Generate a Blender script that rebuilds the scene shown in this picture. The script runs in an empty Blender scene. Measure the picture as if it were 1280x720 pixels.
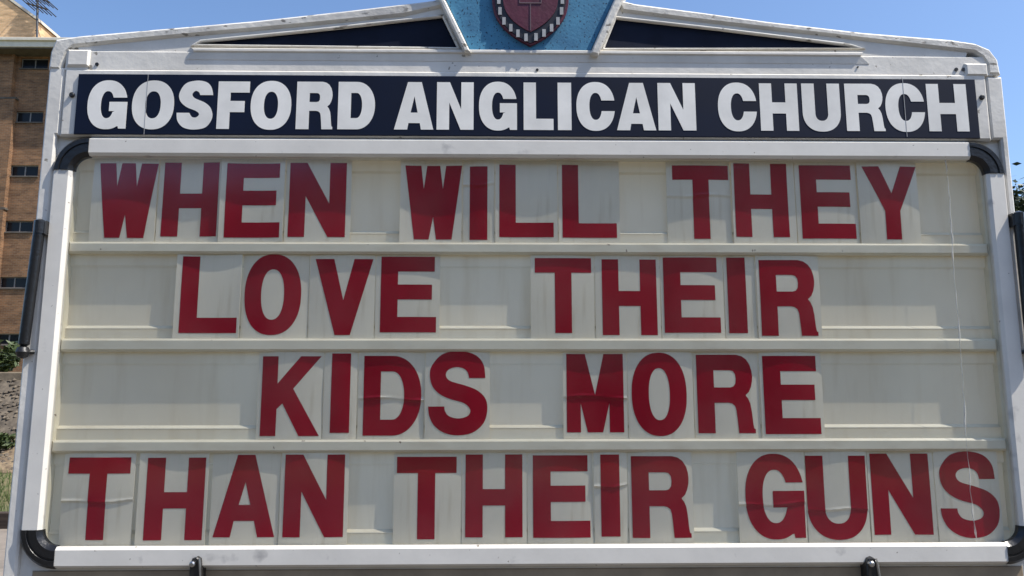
import bpy, bmesh, math, random
from mathutils import Vector, Matrix, noise
from mathutils.geometry import tessellate_polygon
R = math.radians
random.seed(7)
scene = bpy.context.scene
COL = scene.collection

# ------------------------------------------------------------------ camera
F = 995.0                                            # focal length in photo pixels (1280 wide)
CAM = Vector((0.0, -1.6, 1.55))
YAW, PITCH, ROLL = R(1.0487), R(8.8387), R(-0.085)
FW = Vector((math.sin(YAW)*math.cos(PITCH), math.cos(YAW)*math.cos(PITCH), math.sin(PITCH)))
RT0 = Vector((math.cos(YAW), -math.sin(YAW), 0)); UP0 = RT0.cross(FW)
RT = math.cos(ROLL)*RT0 + math.sin(ROLL)*UP0
UP = -math.sin(ROLL)*RT0 + math.cos(ROLL)*UP0
cam = bpy.data.cameras.new('camera'); camo = bpy.data.objects.new('camera', cam); COL.objects.link(camo)
m = Matrix((RT, UP, -FW)).transposed().to_4x4(); m.translation = CAM
camo.matrix_world = m
cam.sensor_width = 36; cam.lens = F*36/1280; cam.clip_start = 0.05; cam.clip_end = 3000
scene.camera = camo

# ------------------------------------------------------------------ sky, sun, exposure
SUN = Vector((0.53, -0.17, 0.83)).normalized()       # direction towards the sun: high, from the right, just in front of the sign
w = bpy.data.worlds.new('World'); scene.world = w; w.use_nodes = True
nt = w.node_tree; bg = nt.nodes['Background']
sky = nt.nodes.new('ShaderNodeTexSky'); sky.sky_type = 'NISHITA'; sky.sun_disc = False
sky.sun_elevation = math.asin(SUN.z); sky.sun_rotation = math.atan2(SUN.x, SUN.y)
sky.altitude = 0; sky.air_density = 1.0; sky.dust_density = 1.4; sky.ozone_density = 6.0
nt.links.new(sky.outputs[0], bg.inputs[0]); bg.inputs[1].default_value = 0.15
sl = bpy.data.lights.new('sun', 'SUN'); sl.energy = 4.6; sl.angle = R(0.53); sl.color = (1.0, 0.95, 0.87)
so = bpy.data.objects.new('sun', sl); COL.objects.link(so)
so.rotation_euler = SUN.to_track_quat('Z', 'Y').to_euler(); so.location = (5, -5, 12)
scene.view_settings.view_transform = 'Standard'; scene.view_settings.look = 'None'
scene.view_settings.exposure = 0.52; scene.view_settings.gamma = 1.0
scene.view_settings.use_curve_mapping = False
scene.cycles.max_bounces = 10; scene.cycles.transparent_max_bounces = 16

# ------------------------------------------------------------------ pixel -> point on the plane y = Y
def P(px, py, Y=0.0):
    v = FW + RT*((px-640)/F) - UP*((py-360)/F)
    return CAM + v*((Y-CAM.y)/v.y)
def PX(px, py, Y): p = P(px, py, Y); return (p.x, p.z)

# ------------------------------------------------------------------ materials
def mat(name, col, rough=0.5, var=0.0, scale=20.0, bump=0.0, bscale=80.0, metal=0.0, col2=None, coat=0.0, spec=0.5, stretch=(1,1,1)):
    M = bpy.data.materials.new(name); M.use_nodes = True
    n = M.node_tree.nodes; L = M.node_tree.links; b = n['Principled BSDF']
    b.inputs['Base Color'].default_value = (*col, 1); b.inputs['Roughness'].default_value = rough
    b.inputs['Metallic'].default_value = metal; b.inputs['Coat Weight'].default_value = coat
    b.inputs['Specular IOR Level'].default_value = spec
    tc = n.new('ShaderNodeTexCoord'); mp = n.new('ShaderNodeMapping'); mp.inputs['Scale'].default_value = stretch
    L.new(tc.outputs['Object'], mp.inputs[0])
    if var > 0 or col2:
        t = n.new('ShaderNodeTexNoise'); t.inputs['Scale'].default_value = scale; t.inputs['Detail'].default_value = 6
        t.inputs['Roughness'].default_value = 0.62
        L.new(mp.outputs[0], t.inputs['Vector'])
        r = n.new('ShaderNodeValToRGB'); L.new(t.outputs['Fac'], r.inputs[0])
        c2 = col2 or tuple(c*(1-var) for c in col)
        r.color_ramp.elements[0].position = 0.36; r.color_ramp.elements[0].color = (*c2, 1)
        r.color_ramp.elements[1].position = 0.62; r.color_ramp.elements[1].color = (*col, 1)
        L.new(r.outputs[0], b.inputs['Base Color'])
        rr = n.new('ShaderNodeMapRange'); rr.inputs[3].default_value = min(1, rough*1.25); rr.inputs[4].default_value = rough*0.85
        L.new(t.outputs['Fac'], rr.inputs[0]); L.new(rr.outputs[0], b.inputs['Roughness'])
    if bump > 0:
        t2 = n.new('ShaderNodeTexNoise'); t2.inputs['Scale'].default_value = bscale; t2.inputs['Detail'].default_value = 4
        L.new(mp.outputs[0], t2.inputs['Vector'])
        bp = n.new('ShaderNodeBump'); bp.inputs['Strength'].default_value = bump; bp.inputs['Distance'].default_value = 0.01
        L.new(t2.outputs['Fac'], bp.inputs['Height']); L.new(bp.outputs[0], b.inputs['Normal'])
    return M

def translucent(M, fac):
    n = M.node_tree.nodes; L = M.node_tree.links; b = n['Principled BSDF']; o = n['Material Output']
    t = n.new('ShaderNodeBsdfTranslucent'); mx = n.new('ShaderNodeMixShader'); mx.inputs[0].default_value = fac
    if b.inputs['Base Color'].links: L.new(b.inputs['Base Color'].links[0].from_socket, t.inputs[0])
    else: t.inputs[0].default_value = b.inputs['Base Color'].default_value
    L.new(b.outputs[0], mx.inputs[1]); L.new(t.outputs[0], mx.inputs[2]); L.new(mx.outputs[0], o.inputs[0])

def add_specks(M, col, scale, lo, hi, stretch=(1,1,1), detail=3.0):
    """patches of chipped or dirty paint with their own shape"""
    n = M.node_tree.nodes; L = M.node_tree.links; b = n['Principled BSDF']
    src = b.inputs['Base Color'].links[0].from_socket if b.inputs['Base Color'].links else None
    tc = n.new('ShaderNodeTexCoord'); mp = n.new('ShaderNodeMapping'); mp.inputs['Scale'].default_value = stretch
    L.new(tc.outputs['Object'], mp.inputs[0])
    t = n.new('ShaderNodeTexNoise'); t.inputs['Scale'].default_value = scale; t.inputs['Detail'].default_value = detail
    L.new(mp.outputs[0], t.inputs['Vector'])
    r = n.new('ShaderNodeMapRange'); r.inputs[1].default_value = lo; r.inputs[2].default_value = hi
    L.new(t.outputs['Fac'], r.inputs[0])
    mx = n.new('ShaderNodeMix'); mx.data_type = 'RGBA'
    L.new(r.outputs[0], mx.inputs['Factor'])
    if src: L.new(src, mx.inputs['A'])
    else: mx.inputs['A'].default_value = b.inputs['Base Color'].default_value
    mx.inputs['B'].default_value = (*col, 1)
    L.new(mx.outputs['Result'], b.inputs['Base Color'])

def pane_mat():
    M = bpy.data.materials.new('acrylic_pane'); M.use_nodes = True
    n = M.node_tree.nodes; L = M.node_tree.links; n.clear()
    o = n.new('ShaderNodeOutputMaterial'); tr = n.new('ShaderNodeBsdfTransparent'); gl = n.new('ShaderNodeBsdfGlossy')
    tr.inputs[0].default_value = (0.985, 0.985, 0.975, 1); gl.inputs['Roughness'].default_value = 0.09
    lw = n.new('ShaderNodeLayerWeight'); lw.inputs[0].default_value = 0.5
    pw = n.new('ShaderNodeMath'); pw.operation = 'POWER'; pw.inputs[1].default_value = 5
    ml = n.new('ShaderNodeMath'); ml.operation = 'MULTIPLY_ADD'; ml.inputs[1].default_value = 0.95; ml.inputs[2].default_value = 0.028
    mx = n.new('ShaderNodeMixShader')
    L.new(lw.outputs['Facing'], pw.inputs[0]); L.new(pw.outputs[0], ml.inputs[0]); L.new(ml.outputs[0], mx.inputs[0])
    tc = n.new('ShaderNodeTexCoord'); t = n.new('ShaderNodeTexNoise'); t.inputs['Scale'].default_value = 2.2
    bp = n.new('ShaderNodeBump'); bp.inputs['Strength'].default_value = 0.12; bp.inputs['Distance'].default_value = 0.02
    L.new(tc.outputs['Object'], t.inputs['Vector']); L.new(t.outputs['Fac'], bp.inputs['Height']); L.new(bp.outputs[0], gl.inputs['Normal'])
    # thin film of dust
    df = n.new('ShaderNodeBsdfDiffuse'); df.inputs[0].default_value = (0.6, 0.58, 0.52, 1)
    t3 = n.new('ShaderNodeTexNoise'); t3.inputs['Scale'].default_value = 6; t3.inputs['Detail'].default_value = 8
    mr = n.new('ShaderNodeMapRange'); mr.inputs[1].default_value = 0.4; mr.inputs[2].default_value = 0.9; mr.inputs[3].default_value = 0.0; mr.inputs[4].default_value = 0.03
    L.new(tc.outputs['Object'], t3.inputs['Vector']); L.new(t3.outputs['Fac'], mr.inputs[0])
    m2 = n.new('ShaderNodeMixShader'); L.new(mr.outputs[0], m2.inputs[0]); L.new(tr.outputs[0], m2.inputs[1]); L.new(df.outputs[0], m2.inputs[2])
    L.new(m2.outputs[0], mx.inputs[1]); L.new(gl.outputs[0], mx.inputs[2]); L.new(mx.outputs[0], o.inputs[0])
    return M

def brick_mat(name, c1, c2, mortar, scale=1.0):
    M = mat(name, c1, 0.85); n = M.node_tree.nodes; L = M.node_tree.links; b = n['Principled BSDF']
    tc = n.new('ShaderNodeTexCoord'); mp = n.new('ShaderNodeMapping'); mp.inputs['Rotation'].default_value = (R(90), 0, 0)
    sep = n.new('ShaderNodeSeparateXYZ'); cmb = n.new('ShaderNodeCombineXYZ'); ad = n.new('ShaderNodeMath')
    L.new(tc.outputs['Object'], sep.inputs[0]); L.new(sep.outputs[0], ad.inputs[0]); L.new(sep.outputs[1], ad.inputs[1])
    L.new(ad.outputs[0], cmb.inputs[0]); L.new(sep.outputs[2], cmb.inputs[1])
    t = n.new('ShaderNodeTexBrick'); L.new(cmb.outputs[0], t.inputs['Vector'])
    t.inputs['Scale'].default_value = scale; t.inputs['Brick Width'].default_value = 0.24; t.inputs['Row Height'].default_value = 0.086
    t.inputs['Mortar Size'].default_value = 0.008; t.inputs['Bias'].default_value = -0.1
    t.inputs['Color1'].default_value = (*c1, 1); t.inputs['Color2'].default_value = (*c2, 1); t.inputs['Mortar'].default_value = (*mortar, 1)
    ns = n.new('ShaderNodeTexNoise'); ns.inputs['Scale'].default_value = 1.3; ns.inputs['Detail'].default_value = 9; ns.inputs['Roughness'].default_value = 0.75
    mp2 = n.new('ShaderNodeMapping'); mp2.inputs['Scale'].default_value = (0.6, 0.6, 2.2); L.new(tc.outputs['Object'], mp2.inputs[0]); L.new(mp2.outputs[0], ns.inputs['Vector'])
    mr = n.new('ShaderNodeMapRange'); mr.inputs[1].default_value = 0.3; mr.inputs[2].default_value = 0.7; mr.inputs[3].default_value = 0.42; mr.inputs[4].default_value = 1.4
    L.new(ns.outputs['Fac'], mr.inputs[0])
    mx = n.new('ShaderNodeMix'); mx.data_type = 'RGBA'; mx.blend_type = 'MULTIPLY'; mx.inputs['Factor'].default_value = 1
    L.new(t.outputs['Color'], mx.inputs['A']); L.new(mr.outputs[0], mx.inputs['B']); L.new(mx.outputs['Result'], b.inputs['Base Color'])
    return M

MT = {}
MT['white'] = mat('white_paint', (0.77, 0.735, 0.665), 0.45, 0.14, 9, 0.08, 60)
add_specks(MT['white'], (0.30, 0.27, 0.22), 55, 0.70, 0.735)
add_specks(MT['white'], (0.50, 0.47, 0.41), 4, 0.60, 0.78, (1, 1, 3))
MT['cap'] = mat('weathered_white_paint', (0.76, 0.73, 0.66), 0.5, 0.22, 14, 0.15, 90)
add_specks(MT['cap'], (0.16, 0.14, 0.11), 38, 0.625, 0.665, (1, 1, 2.2), 6)
add_specks(MT['cap'], (0.47, 0.45, 0.42), 7, 0.5, 0.72, (1, 1, 2))
MT['alu'] = mat('white_coated_aluminium', (0.765, 0.73, 0.66), 0.4, 0.10, 9, 0.03, 30, stretch=(1, 1, 1))
add_specks(MT['alu'], (0.44, 0.42, 0.39), 16, 0.64, 0.74, (1, 1, 1), 6)
add_specks(MT['alu'], (0.25, 0.22, 0.18), 120, 0.72, 0.75, (1, 1, 1), 2)
MT['plastic'] = mat('black_plastic', (0.012, 0.012, 0.013), 0.28, 0.3, 30, 0.1, 140)
MT['cream'] = mat('cream_moulded_plastic', (0.94, 0.855, 0.665), 0.38, 0.06, 5, 0.04, 12)
add_specks(MT['cream'], (0.80, 0.70, 0.51), 14, 0.52, 0.86, (3, 1, 0.35), 6)
translucent(MT['cream'], 0.55)
MT['rail'] = mat('cream_plastic_rail', (0.80, 0.745, 0.59), 0.4, 0.08, 8, 0.04, 20)
add_specks(MT['rail'], (0.64, 0.57, 0.43), 12, 0.5, 0.85, (1, 1, 3), 6)
add_specks(MT['rail'], (0.25, 0.2, 0.15), 80, 0.75, 0.77, (1, 1, 1), 2)
MT['tile'] = mat('pale_plastic', (0.94, 0.885, 0.74), 0.2, 0.09, 7, 0.10, 22, stretch=(1, 1, 0.5))
add_specks(MT['tile'], (0.72, 0.65, 0.50), 18, 0.55, 0.88, (4, 1, 0.4), 7)
translucent(MT['tile'], 0.2)
MT['red'] = mat('red_vinyl', (0.34, 0.003, 0.021), 0.22, 0.14, 9, 0.10, 22, spec=0.16, stretch=(1, 1, 0.5))
MT['navy'] = mat('navy_enamel', (0.005, 0.009, 0.026), 0.45, 0.25, 8, 0.03, 14, spec=0.2)
MT['navym'] = mat('navy_paint', (0.006, 0.010, 0.026), 0.55, 0.3, 12, 0.05, 50, spec=0.15)
MT['vinyl'] = mat('white_vinyl', (0.91, 0.88, 0.81), 0.33, 0.18, 7, 0.06, 9)
MT['blue'] = mat('blue_crackled_paint', (0.07, 0.25, 0.40), 0.55, 0.18, 10, 0.08, 160, col2=(0.045, 0.165, 0.29), spec=0.3)
add_specks(MT['blue'], (0.012, 0.04, 0.08), 190, 0.60, 0.66, (1, 1, 1), 4)
MT['maroon'] = mat('maroon_paint', (0.10, 0.012, 0.028), 0.4, 0.25, 25, 0.1, 90)
MT['blackpaint'] = mat('black_paint', (0.012, 0.010, 0.014), 0.4)
MT['greypaint'] = mat('grey_paint', (0.42, 0.42, 0.42), 0.5, 0.2, 60)
MT['dimline'] = mat('dull_silver_paint', (0.13, 0.08, 0.09), 0.5)
MT['steel'] = mat('zinc_steel', (0.55, 0.54, 0.52), 0.3, 0.2, 60, 0, metal=1.0)
MT['darksteel'] = mat('blackened_steel', (0.02, 0.019, 0.018), 0.35, 0.3, 60, 0.1, 120)
MT['under'] = mat('beige_paint', (0.34, 0.26, 0.17), 0.6, 0.25, 10, 0.1, 60)
MT['pane'] = pane_mat()
MT['crack'] = mat('crazed_acrylic', (0.75, 0.73, 0.66), 0.15, 0.2, 60)
_n = MT['crack'].node_tree; _t = _n.nodes.new('ShaderNodeBsdfTransparent'); _x = _n.nodes.new('ShaderNodeMixShader'); _x.inputs[0].default_value = 0.5
_n.links.new(_t.outputs[0], _x.inputs[1]); _n.links.new(_n.nodes['Principled BSDF'].outputs[0], _x.inputs[2]); _n.links.new(_x.outputs[0], _n.nodes['Material Output'].inputs[0])
MT['brick'] = brick_mat('brown_brick', (0.27, 0.132, 0.058), (0.165, 0.078, 0.037), (0.25, 0.185, 0.12))
MT['brick_sunlit'] = brick_mat('sunlit_tan_brick', (0.78, 0.50, 0.26), (0.64, 0.39, 0.19), (0.66, 0.50, 0.32))  # tan brick of the rooftop room, lightened so the colour carries its sunlit look
MT['fascia'] = mat('off_white_fascia', (0.74, 0.67, 0.54), 0.6, 0.15, 2)
MT['winframe'] = mat('grey_aluminium', (0.20, 0.185, 0.17), 0.4, 0.1, 5)
MT['glass'] = mat('dark_window_glass', (0.012, 0.014, 0.017), 0.15, spec=0.2)
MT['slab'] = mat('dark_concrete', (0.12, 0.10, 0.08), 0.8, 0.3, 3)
MT['antenna'] = mat('weathered_antenna', (0.05, 0.05, 0.055), 0.5)
MT['lawn'] = mat('dry_lawn', (0.085, 0.10, 0.035), 0.95, 0.4, 3, 0.6, 30, col2=(0.16, 0.13, 0.065))
MT['grass'] = mat('grass', (0.10, 0.15, 0.035), 0.8, 0.5, 12)
MT['mulch'] = mat('dry_mulch', (0.24, 0.175, 0.10), 0.95, 0.6, 9, 0.9, 14, col2=(0.09, 0.06, 0.035))
MT['gravel'] = mat('gravel_bank', (0.15, 0.12, 0.085), 0.95, 0.7, 7, 1.0, 10, col2=(0.06, 0.048, 0.035))
MT['concrete'] = mat('concrete', (0.42, 0.37, 0.30), 0.85, 0.2, 2.5, 0.3, 60)
MT['paving'] = brick_mat('paving', (0.45, 0.38, 0.30), (0.40, 0.33, 0.26), (0.24, 0.20, 0.16), 0.5)
MT['edging'] = mat('weathered_concrete', (0.23, 0.18, 0.12), 0.9, 0.4, 4, 0.4, 30)
MT['forecourt'] = mat('worn_tarmac', (0.105, 0.092, 0.078), 0.9, 0.3, 3, 0.4, 60)
MT['asphalt'] = mat('asphalt', (0.055, 0.054, 0.052), 0.9, 0.25, 6, 0.5, 120)
MT['timber'] = mat('dark_timber', (0.05, 0.033, 0.022), 0.85, 0.5, 8, 0.4, 30, stretch=(0.2, 3, 3))
MT['bark'] = mat('bark', (0.11, 0.08, 0.055), 0.9, 0.5, 8, 0.8, 20, stretch=(3, 3, 0.6))
MT['leaf'] = mat('dark_leaves', (0.050, 0.075, 0.026), 0.5, 0.5, 2.5)
MT['leaf2'] = mat('green_leaves', (0.075, 0.105, 0.03), 0.5, 0.5, 4)
MT['hill'] = mat('wooded_hill', (0.030, 0.038, 0.020), 0.95, 0.6, 0.12, 1.0, 0.3)

# ------------------------------------------------------------------ mesh helpers
def link(name, verts, faces, material, parent=None, smooth=30):
    me = bpy.data.meshes.new(name); me.from_pydata([tuple(v) for v in verts], [], faces); me.validate()
    me.materials.append(material)
    bm = bmesh.new(); bm.from_mesh(me); bmesh.ops.recalc_face_normals(bm, faces=bm.faces); bm.to_mesh(me); bm.free()
    if smooth is not None:
        me.shade_smooth(); me.set_sharp_from_angle(angle=R(smooth))
    o = bpy.data.objects.new(name, me); COL.objects.link(o)
    if parent: adopt(o, parent)
    return o
def adopt(o, parent):
    o.parent = parent; o.matrix_parent_inverse = Matrix.Translation(-world_loc(parent))
def world_loc(o):
    return Vector(o['_at']) if '_at' in o else Vector((0, 0, 0))
def empty(name, loc):
    o = bpy.data.objects.new(name, None); COL.objects.link(o); o.location = loc; o.empty_display_size = 0.1; o['_at'] = loc
    return o
def tag(o, label, cat, group=None):
    o['label'] = label; o['category'] = cat
    if group: o['group'] = group
    return o
def struct(o): o['kind'] = 'structure'; return o

def area(c): return 0.5*sum(c[i][0]*c[(i+1) % len(c)][1]-c[(i+1) % len(c)][0]*c[i][1] for i in range(len(c)))
def inset(c, d):
    n = len(c); out = []
    for i in range(n):
        p, q, r = Vector(c[i-1]), Vector(c[i]), Vector(c[(i+1) % n])
        a = (q-p); b = (r-q)
        if a.length < 1e-9 or b.length < 1e-9: out.append(tuple(q)); continue
        a.normalize(); b.normalize()
        na = Vector((-a.y, a.x)); nb = Vector((-b.y, b.x))
        k = na+nb
        if k.length < 1e-6: k = na
        k.normalize(); s = d/max(0.35, k.dot(na))
        out.append((q.x+k.x*s, q.y+k.y*s))
    return out
def plate_geo(contours, y0, y1, ch=0.0):
    """contours in (x, z); first is the outline, the others are holes; front at y0, back at y1, chamfered front edge"""
    cs = []
    for i, c in enumerate(contours):
        c = [tuple(p) for p in c]
        if (area(c) > 0) != (i == 0): c = c[::-1]
        cs.append(c)
    V = []; Fc = []
    ins = [inset(c, ch) for c in cs] if ch > 0 else cs
    def ring(cl, y):
        ids = []
        for c in cl:
            ids.append(list(range(len(V), len(V)+len(c)))); V.extend((p[0], y, p[1]) for p in c)
        return ids
    def cap(cl, ids):
        flat = [i for r in ids for i in r]
        for t in tessellate_polygon([[Vector((p[0], p[1], 0)) for p in c] for c in cl]): Fc.append(tuple(flat[i] for i in t))
    a = ring(ins, y0); cap(ins, a)
    rings = [a]
    if ch > 0: rings.append(ring(cs, y0+ch))
    if y1 is not None:
        b = ring(cs, y1); rings.append(b); cap(cs, b)
    for r0, r1 in zip(rings[:-1], rings[1:]):
        for p, q in zip(r0, r1):
            n = len(p)
            for i in range(n): Fc.append((p[i], p[(i+1) % n], q[(i+1) % n], q[i]))
    return V, Fc
def plate(name, contours, y0, y1, material, parent=None, ch=0.0):
    V, Fc = plate_geo(contours, y0, y1, ch)
    return link(name, V, Fc, material, parent)
def box(name, x0, x1, y0, y1, z0, z1, material, parent=None, ch=0.0):
    if ch == 0:
        V = [(x, y, z) for z in (z0, z1) for y in (y0, y1) for x in (x0, x1)]
        return link(name, V, [(0, 1, 3, 2), (4, 5, 7, 6), (0, 1, 5, 4), (2, 3, 7, 6), (0, 2, 6, 4), (1, 3, 7, 5)], material, parent)
    return plate(name, [[(x0, z0), (x1, z0), (x1, z1), (x0, z1)]], y0, y1, material, parent, ch)
def tube_geo(pts, rad, n=10, V=None, Fc=None):
    V = [] if V is None else V; Fc = [] if Fc is None else Fc
    pts = [Vector(p) for p in pts]; rads = rad if isinstance(rad, (list, tuple)) else [rad]*len(pts)
    prev = None
    for i, p in enumerate(pts):
        d = (pts[min(i+1, len(pts)-1)]-pts[max(i-1, 0)]).normalized()
        u = d.orthogonal().normalized() if abs(d.z) > .99 else d.cross(Vector((0, 0, 1))).normalized()
        v = d.cross(u)
        ids = []
        for k in range(n):
            a = 2*math.pi*k/n; ids.append(len(V)); V.append(p+(u*math.cos(a)+v*math.sin(a))*rads[i])
        if prev:
            for k in range(n): Fc.append((prev[k], prev[(k+1) % n], ids[(k+1) % n], ids[k]))
        else: Fc.append(tuple(ids[::-1]))
        prev = ids
    Fc.append(tuple(prev))
    return V, Fc
def tube(name, pts, rad, material, parent=None, n=10):
    V, Fc = tube_geo(pts, rad, n); return link(name, V, Fc, material, parent)
def rrect(x0, x1, z0, z1, r, n=6):
    out = []
    for cx, cz, a0 in ((x1-r, z1-r, 0), (x0+r, z1-r, 90), (x0+r, z0+r, 180), (x1-r, z0+r, 270)):
        for k in range(n+1):
            a = R(a0+90*k/n); out.append((cx+r*math.cos(a), cz+r*math.sin(a)))
    return out
def catmull(pts, n=6, closed=False):
    out = []; m_ = len(pts)
    rng = range(m_ if closed else m_-1)
    for i in rng:
        p0 = pts[i-1] if (closed or i > 0) else pts[0]
        p1 = pts[i]; p2 = pts[(i+1) % m_]; p3 = pts[(i+2) % m_] if (closed or i+2 < m_) else pts[-1]
        for k in range(n):
            t = k/n
            out.append(tuple(0.5*(2*b+(c-a)*t+(2*a-5*b+4*c-d)*t*t+(-a+3*b-3*c+d)*t**3) for a, b, c, d in zip(p0, p1, p2, p3)))
    if not closed: out.append(pts[-1])
    return out

# ------------------------------------------------------------------ lettering (unit box, y up; s = upright width / w, t = bar height / h)
def sup(cx, cy, ax, ay, a, n=2.25):
    c, s_ = math.cos(a), math.sin(a)
    return (cx+ax*math.copysign(abs(c)**(2/n), c), cy+ay*math.copysign(abs(s_)**(2/n), s_))
def ringpts(ax, ay, a0, a1, k=40, n=2.25, cx=.5, cy=.5):
    return [sup(cx, cy, ax, ay, R(a0+(a1-a0)*i/k), n) for i in range(k+1)]
def solve(ay, y, n=2.25):           # first-quadrant angle with height y above the centre
    return math.degrees(math.asin(min(1, (y/ay))**(n/2)))
S_RED = ([(1000,255),(985,150),(920,78),(800,50),(675,75),(598,160),(583,235),(603,315),(655,372),(730,410),(840,443),(888,492),(870,538),(800,557),(730,540),(700,502),(695,468)],
         [(573,468),(583,540),(622,612),(700,665),(800,682),(910,660),(990,588),(1015,490),(1000,408),(940,348),(850,311),(735,276),(703,232),(725,190),(785,172),(840,185),(868,215),(878,255)])
S_HEAD = ([(815,188),(803,140),(772,107),(710,97),(642,117),(607,178),(615,226),(655,263),(715,288),(736,309),(718,328),(692,325),(675,300)],
          [(597,300),(606,352),(645,392),(710,404),(782,388),(817,330),(806,272),(768,236),(704,208),(687,183),(706,162),(728,171),(735,188)])
def glyph(ch, s=.285, t=.2, heavy=False):
    if ch == 'I': return [[(0, 0), (1, 0), (1, 1), (0, 1)]]
    if ch == 'L': return [[(0, 0), (1, 0), (1, t), (s, t), (s, 1), (0, 1)]]
    if ch == 'T': a = .5-s/2; return [[(a, 0), (a+s, 0), (a+s, 1-t), (1, 1-t), (1, 1), (0, 1), (0, 1-t), (a, 1-t)]]
    if ch == 'H': c = .48; return [[(0, 0), (s, 0), (s, c-t/2), (1-s, c-t/2), (1-s, 0), (1, 0), (1, 1), (1-s, 1), (1-s, c+t/2), (s, c+t/2), (s, 1), (0, 1)]]
    if ch == 'E': c = .53; return [[(0, 0), (1, 0), (1, t*1.02), (s, t*1.02), (s, c-t/2), (.92, c-t/2), (.92, c+t/2), (s, c+t/2), (s, 1-t), (.965, 1-t), (.965, 1), (0, 1)]]
    if ch == 'F': c = .47; return [[(0, 0), (s, 0), (s, c-t/2), (.86, c-t/2), (.86, c+t/2), (s, c+t/2), (s, 1-t), (1, 1-t), (1, 1), (0, 1)]]
    if ch == 'N': d = s*1.04; y = .45 if not heavy else .43; return [[(0, 0), (s, 0), (s, 1-y), (1-d, 0), (1, 0), (1, 1), (1-s, 1), (1-s, y), (d, 1), (0, 1)]]
    if ch == 'V': return [[(.37, 0), (.63, 0), (1, 1), (.675, 1), (.5, .455), (.325, 1), (0, 1)]]
    if ch == 'W': return [[(.17, 0), (.425, 0), (.497, .305), (.553, 0), (.825, 0), (1, 1), (.718, 1), (.663, .685), (.612, 1), (.384, 1), (.328, .685), (.28, 1), (0, 1)]]
    if ch == 'Y': return [[(.362, 0), (.638, 0), (.638, .385), (1, 1), (.698, 1), (.5, .625), (.302, 1), (0, 1), (.362, .385)]]
    if ch == 'K': return [[(0, 0), (.27, 0), (.27, .335), (.365, .405), (.66, 0), (1, 0), (.54, .59), (1, 1), (.655, 1), (.27, .655), (.27, 1), (0, 1)]]
    if ch == 'M': return [[(0, 0), (.246, 0), (.246, .37), (.365, 0), (.633, 0), (.75, .37), (.75, 0), (1, 0), (1, 1), (.66, 1), (.5, .475), (.33, 1), (0, 1)]]
    if ch == 'A':
        if heavy: return [[(0, 0), (.335, 0), (.365, .135), (.655, .135), (.685, 0), (1, 0), (.69, 1), (.335, 1)], [(.415, .355), (.51, .70), (.595, .355)]]
        return [[(0, 0), (.284, 0), (.336, .197), (.664, .197), (.726, 0), (1, 0), (.64, 1), (.355, 1)], [(.405, .39), (.5, .665), (.592, .39)]]
    if ch == 'O': return [ringpts(.5, .515, 0, 351, 60), ringpts(.5-s, .515-t*.98, 0, 351, 60)]
    if ch == 'U':
        o = [(0, 1)]+[sup(.5, .40, .5, .415, R(a)) for a in range(180, 361, 6)]+[(1, 1), (1-s, 1)]
        return [o+[sup(.5, .37, .5-s, .37-t*.9, R(a)) for a in range(360, 179, -6)]+[(s, 1)]]
    if ch == 'D':
        o = [(0, 0), (.5, 0)]+[sup(.5, .5, .5, .5, R(a), 2.1) for a in range(-84, 85, 6)]+[(.5, 1), (0, 1)]
        h = [(s, t), (.5, t)]+[sup(.5, .5, .5-s, .5-t, R(a), 2.1) for a in range(-84, 85, 6)]+[(.5, 1-t), (s, 1-t)]
        return [o, h]
    if ch == 'R':
        o = [(0, 0), (s, 0), (s, .385), (.54, .385)]
        o += [(.60, .375), (.65, .345), (.672, .29), (.69, .15), (.705, .0), (1.0, 0), (1.0, .05), (.975, .06), (.962, .12), (.945, .27), (.925, .37), (.89, .435), (.845, .48)]
        o += [(.91, .525), (.95, .59), (.972, .66), (.978, .72), (.97, .79), (.94, .87), (.88, .94), (.80, .982), (.70, 1), (0, 1)]
        h = [(s, .58), (.58, .58), (.635, .592), (.672, .63), (.682, .69), (.672, .75), (.635, .79), (.58, .80), (s, .80)]
        if heavy: h = [(s, .57), (.56, .57), (.61, .585), (.635, .62), (.64, .67), (.63, .72), (.60, .75), (.56, .76), (s, .76)]
        return [o, h]
    if ch == 'C':
        ax, ay, bx, by = .5, .515, .5-s, .515-t*.98
        yt, yb = .125, .10
        a0 = solve(ay, yt); b0 = solve(by, yt); a1 = solve(ay, yb); b1 = solve(by, yb)
        return [ringpts(ax, ay, a0, 360-a1, 60)+ringpts(bx, by, 360-b1, b0, 60)]
    if ch == 'G':
        ax, ay, bx, by = .5, .515, .5-s, .515-t*.98
        yt = .165 if not heavy else .15
        a0 = solve(ay, yt); b0 = solve(by, yt)
        o = ringpts(ax, ay, a0, 300, 60)
        o += [(.80, .05), (.815, .0), (1, 0), (1, .565 if not heavy else .56), (.46 if not heavy else .55, .565 if not heavy else .56), (.46 if not heavy else .55, .365), (.70, .365)]
        o += ringpts(bx, by, 330, b0, 50)
        return [o]
    if ch == 'S':
        A, B = S_HEAD if heavy else S_RED
        x0, x1, y0, y1 = (597, 817, 97, 404) if heavy else (573, 1015, 50, 682)
        f = lambda p: ((p[0]-x0)/(x1-x0), -.015+1.03*(y1-p[1])/(y1-y0))
        return [[f(p) for p in catmull(A, 5)]+[f(p) for p in catmull(B, 5)]]

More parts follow.
